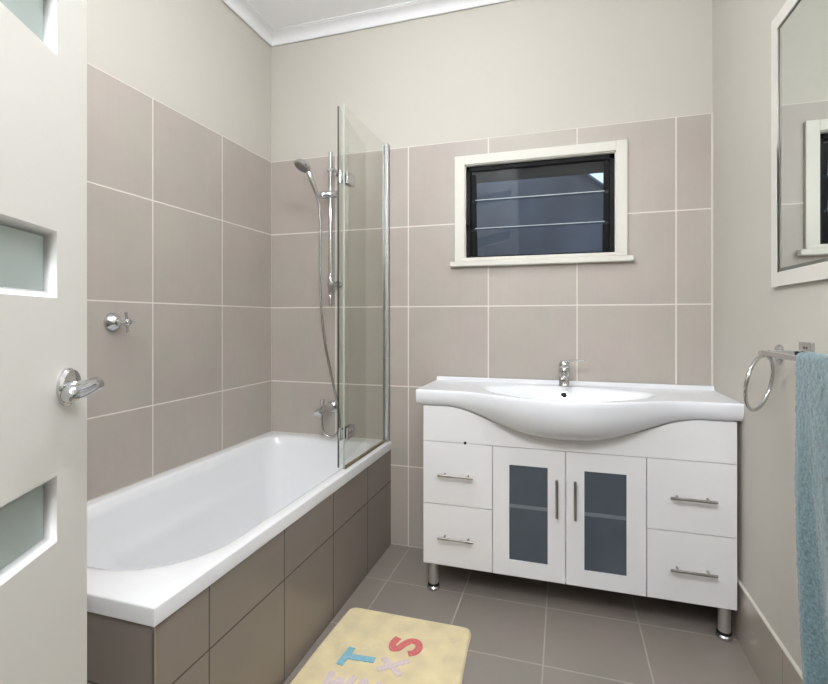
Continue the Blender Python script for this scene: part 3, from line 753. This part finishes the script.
low = [bm.verts.new((v.co.x, v.co.y, .0006)) for v in border]; nbd = len(border)
for i in range(nbd): bm.faces.new((border[i], border[(i + 1) % nbd], low[(i + 1) % nbd], low[i]))
bm.faces.new(low)
mo = obj('pile', bm, M['mat'], mt, angle=80)
mt.location = (.7365, -.5600, 0); mt.rotation_euler = (0, 0, math.radians(.6))
# letters, drawn in floor coordinates (x right, y to the back wall) and moved into the mat's frame
mi = (Matrix.Translation(mt.location) @ Matrix.Rotation(math.radians(.6), 4, 'Z')).inverted()
def stroke(bm, pts, w, z0=.0118, z1=.0152):
    pts = [Vector((x, y)) for x, y in pts]; n = len(pts); Lf, Rt = [], []
    ws = w if isinstance(w, (list, tuple)) else [w] * n
    for i, p_ in enumerate(pts):
        t = (pts[min(i + 1, n - 1)] - pts[max(i - 1, 0)]).normalized(); nr = Vector((-t.y, t.x)) * ws[i] / 2
        Lf.append(p_ + nr); Rt.append(p_ - nr)
    mk = lambda v, z: bm.verts.new(mi @ Vector((v.x, v.y, z)))
    La, Lb, Ra, Rb = [mk(v, z1) for v in Lf], [mk(v, z0) for v in Lf], [mk(v, z1) for v in Rt], [mk(v, z0) for v in Rt]
    for i in range(n - 1):
        bm.faces.new((Ra[i], Ra[i + 1], La[i + 1], La[i])); bm.faces.new((La[i], La[i + 1], Lb[i + 1], Lb[i])); bm.faces.new((Rb[i], Rb[i + 1], Ra[i + 1], Ra[i]))
    bm.faces.new((La[0], Lb[0], Rb[0], Ra[0])); bm.faces.new((La[-1], Ra[-1], Rb[-1], Lb[-1]))
def letter(strokes, m, w, label):
    bm = nb()
    for q_, s in enumerate(strokes):
        s3 = smooth_path([(x, y, 0) for x, y in s], 5) if len(s) > 2 else [Vector((x, y, 0)) for x, y in s]
        stroke(bm, [(v.x, v.y) for v in s3], w, .0105, .0150 + .0003 * q_)
    o = obj('letter', bm, m, mt); o['label'] = label; return o
letter([[(.975, -.745), (.972, -.722), (.985, -.705), (1.000, -.716), (1.012, -.738), (1.030, -.748), (1.046, -.735), (1.052, -.712), (1.062, -.730), (1.060, -.752), (1.044, -.770)]][:0] +
       [[(.976, -.690), (.968, -.722), (.976, -.748), (.994, -.742), (1.006, -.716), (1.024, -.694), (1.046, -.694), (1.060, -.716), (1.054, -.744), (1.034, -.758)]], M['red'], .025, 'red letter S')
letter([[(.842, -.785), (.835, -.872)], [(.842, -.828), (.938, -.820)]], M['blue'], .024, 'blue letter T')
letter([[(.962, -.800), (1.040, -.858)], [(1.046, -.790), (.962, -.856)]], M['lilac'], .020, 'lilac letter X')
letter([[(.828, -.905), (.838, -.985)], [(.838, -.985), (.868, -.925)], [(.868, -.925), (.892, -.985)], [(.892, -.985), (.905, -.905)]], M['lilac'], .020, 'lilac letter W')
letter([[(.935, -.985), (.940, -.905)], [(.940, -.905), (.985, -.985)], [(.985, -.985), (.992, -.905)]], M['lilac'], .019, 'lilac letter N')

# ---------------------------------------------------------------- room ceiling lamp and added fill lamps
def fill_pendant(x, y, r, drop, power, label, col=(1.0, .98, .95)):
    """added fill lamp, opal globe on a short stem; power in watts of light given off by the globe"""
    t = thing('ceiling_light', label, 'ceiling light'); c = H - drop
    bm = nb(); lathe(bm, [(0, 0), (.05, 0), (.05, .012), (.04, .022), (0, .022)], (x, y, H), (0, 0, -1), 32); obj('ceiling_rose', bm, M['alu'], t)
    bm = nb(); tube(bm, [(x, y, H - .02), (x, y, c + r)], .008, 12); obj('stem', bm, M['alu'], t)
    bm = nb(); k = [(r * math.sin(PI * i / 16), -r * math.cos(PI * i / 16)) for i in range(17)]; k[0] = (0, -r); k[-1] = (0, r)
    lathe(bm, k, (x, y, c), (0, 0, 1), 32); obj('globe', bm, emit_mat('opal_fill_globe', col + (1,), power / (4 * PI * PI * r * r)), t)
    recenter(t, (x, y, H)); return t
LC = (.945, .972, 1.0)
fill_pendant(1.5, -3.1, .18, .40, 40, 'unseen opal globe light added in the hallway as fill from behind the camera', LC)  # unseen hall lamp, added to fill the room from the camera side
t = thing('ceiling_light', 'round opal flush light on the bathroom ceiling above the bath mat', 'ceiling light')
lx, ly, lr = .98, -.98, .16
bm = nb(); lathe(bm, [(0, 0), (lr, 0), (lr, .016), (0, .016)], (lx, ly, H), (0, 0, -1), 48); obj('base_ring', bm, M['alu'], t)
bm = nb(); lathe(bm, [(lr - .010, .0162), (lr - .012, .04), (lr - .022, .062), (lr * .7, .084), (lr * .35, .094), (0, .097)], (lx, ly, H), (0, 0, -1), 48)
obj('diffuser', bm, emit_mat('opal_diffuser', LC + (1,), 52), t)
recenter(t, (lx, ly, H))
t = thing('fill_batten', 'unseen opal batten light added above the doorway as frontal fill', 'fill light')  # unseen batten, added to light the walls evenly from the front
bm = nb(); box(bm, .80, 1.70, -L, -L + .03, 2.18, 2.26); obj('backplate', bm, M['alu'], t)
bm = nb(); prism(bm, [(.03, 2.19), (.11, 2.195), (.14, 2.205), (.14, 2.23), (.11, 2.245), (.03, 2.25)], lambda a, b, q: (q, -L + a, b), .81, 1.69)
obj('diffuser', bm, emit_mat('opal_fill_batten', LC + (1,), 108), t)
recenter(t, (1.25, -L, 2.22))

w = bpy.data.worlds.new('overcast'); scene.world = w; w.use_nodes = True
bg = w.node_tree.nodes['Background']
tcw = w.node_tree.nodes.new('ShaderNodeTexCoord'); spw = w.node_tree.nodes.new('ShaderNodeSeparateXYZ'); rmp = w.node_tree.nodes.new('ShaderNodeValToRGB')
w.node_tree.links.new(tcw.outputs['Generated'], spw.inputs[0]); w.node_tree.links.new(spw.outputs['Z'], rmp.inputs[0]); w.node_tree.links.new(rmp.outputs[0], bg.inputs['Color'])
rmp.color_ramp.elements[0].position = 0.0; rmp.color_ramp.elements[0].color = (.85, .92, 1, 1); rmp.color_ramp.elements[1].position = 1; rmp.color_ramp.elements[1].color = (.6, .75, 1, 1)
bg.inputs['Strength'].default_value = 2.2

# ---------------------------------------------------------------- camera
cd = bpy.data.cameras.new('camera'); cam = bpy.data.objects.new('camera', cd); COL.objects.link(cam)
cam.location = CAM; cam.rotation_euler = (PI / 2, 0, .3009)
cd.sensor_fit = 'HORIZONTAL'; cd.sensor_width = 36; cd.lens = 481.84 / 828 * 36; cd.shift_y = -(342 - 319.87) / 828; cd.clip_start = .02
scene.camera = cam
vs_ = scene.view_settings; vs_.view_transform = 'Standard'; vs_.look = 'None'; vs_.gamma = 1; vs_.use_curve_mapping = False; vs_.exposure = -0.27
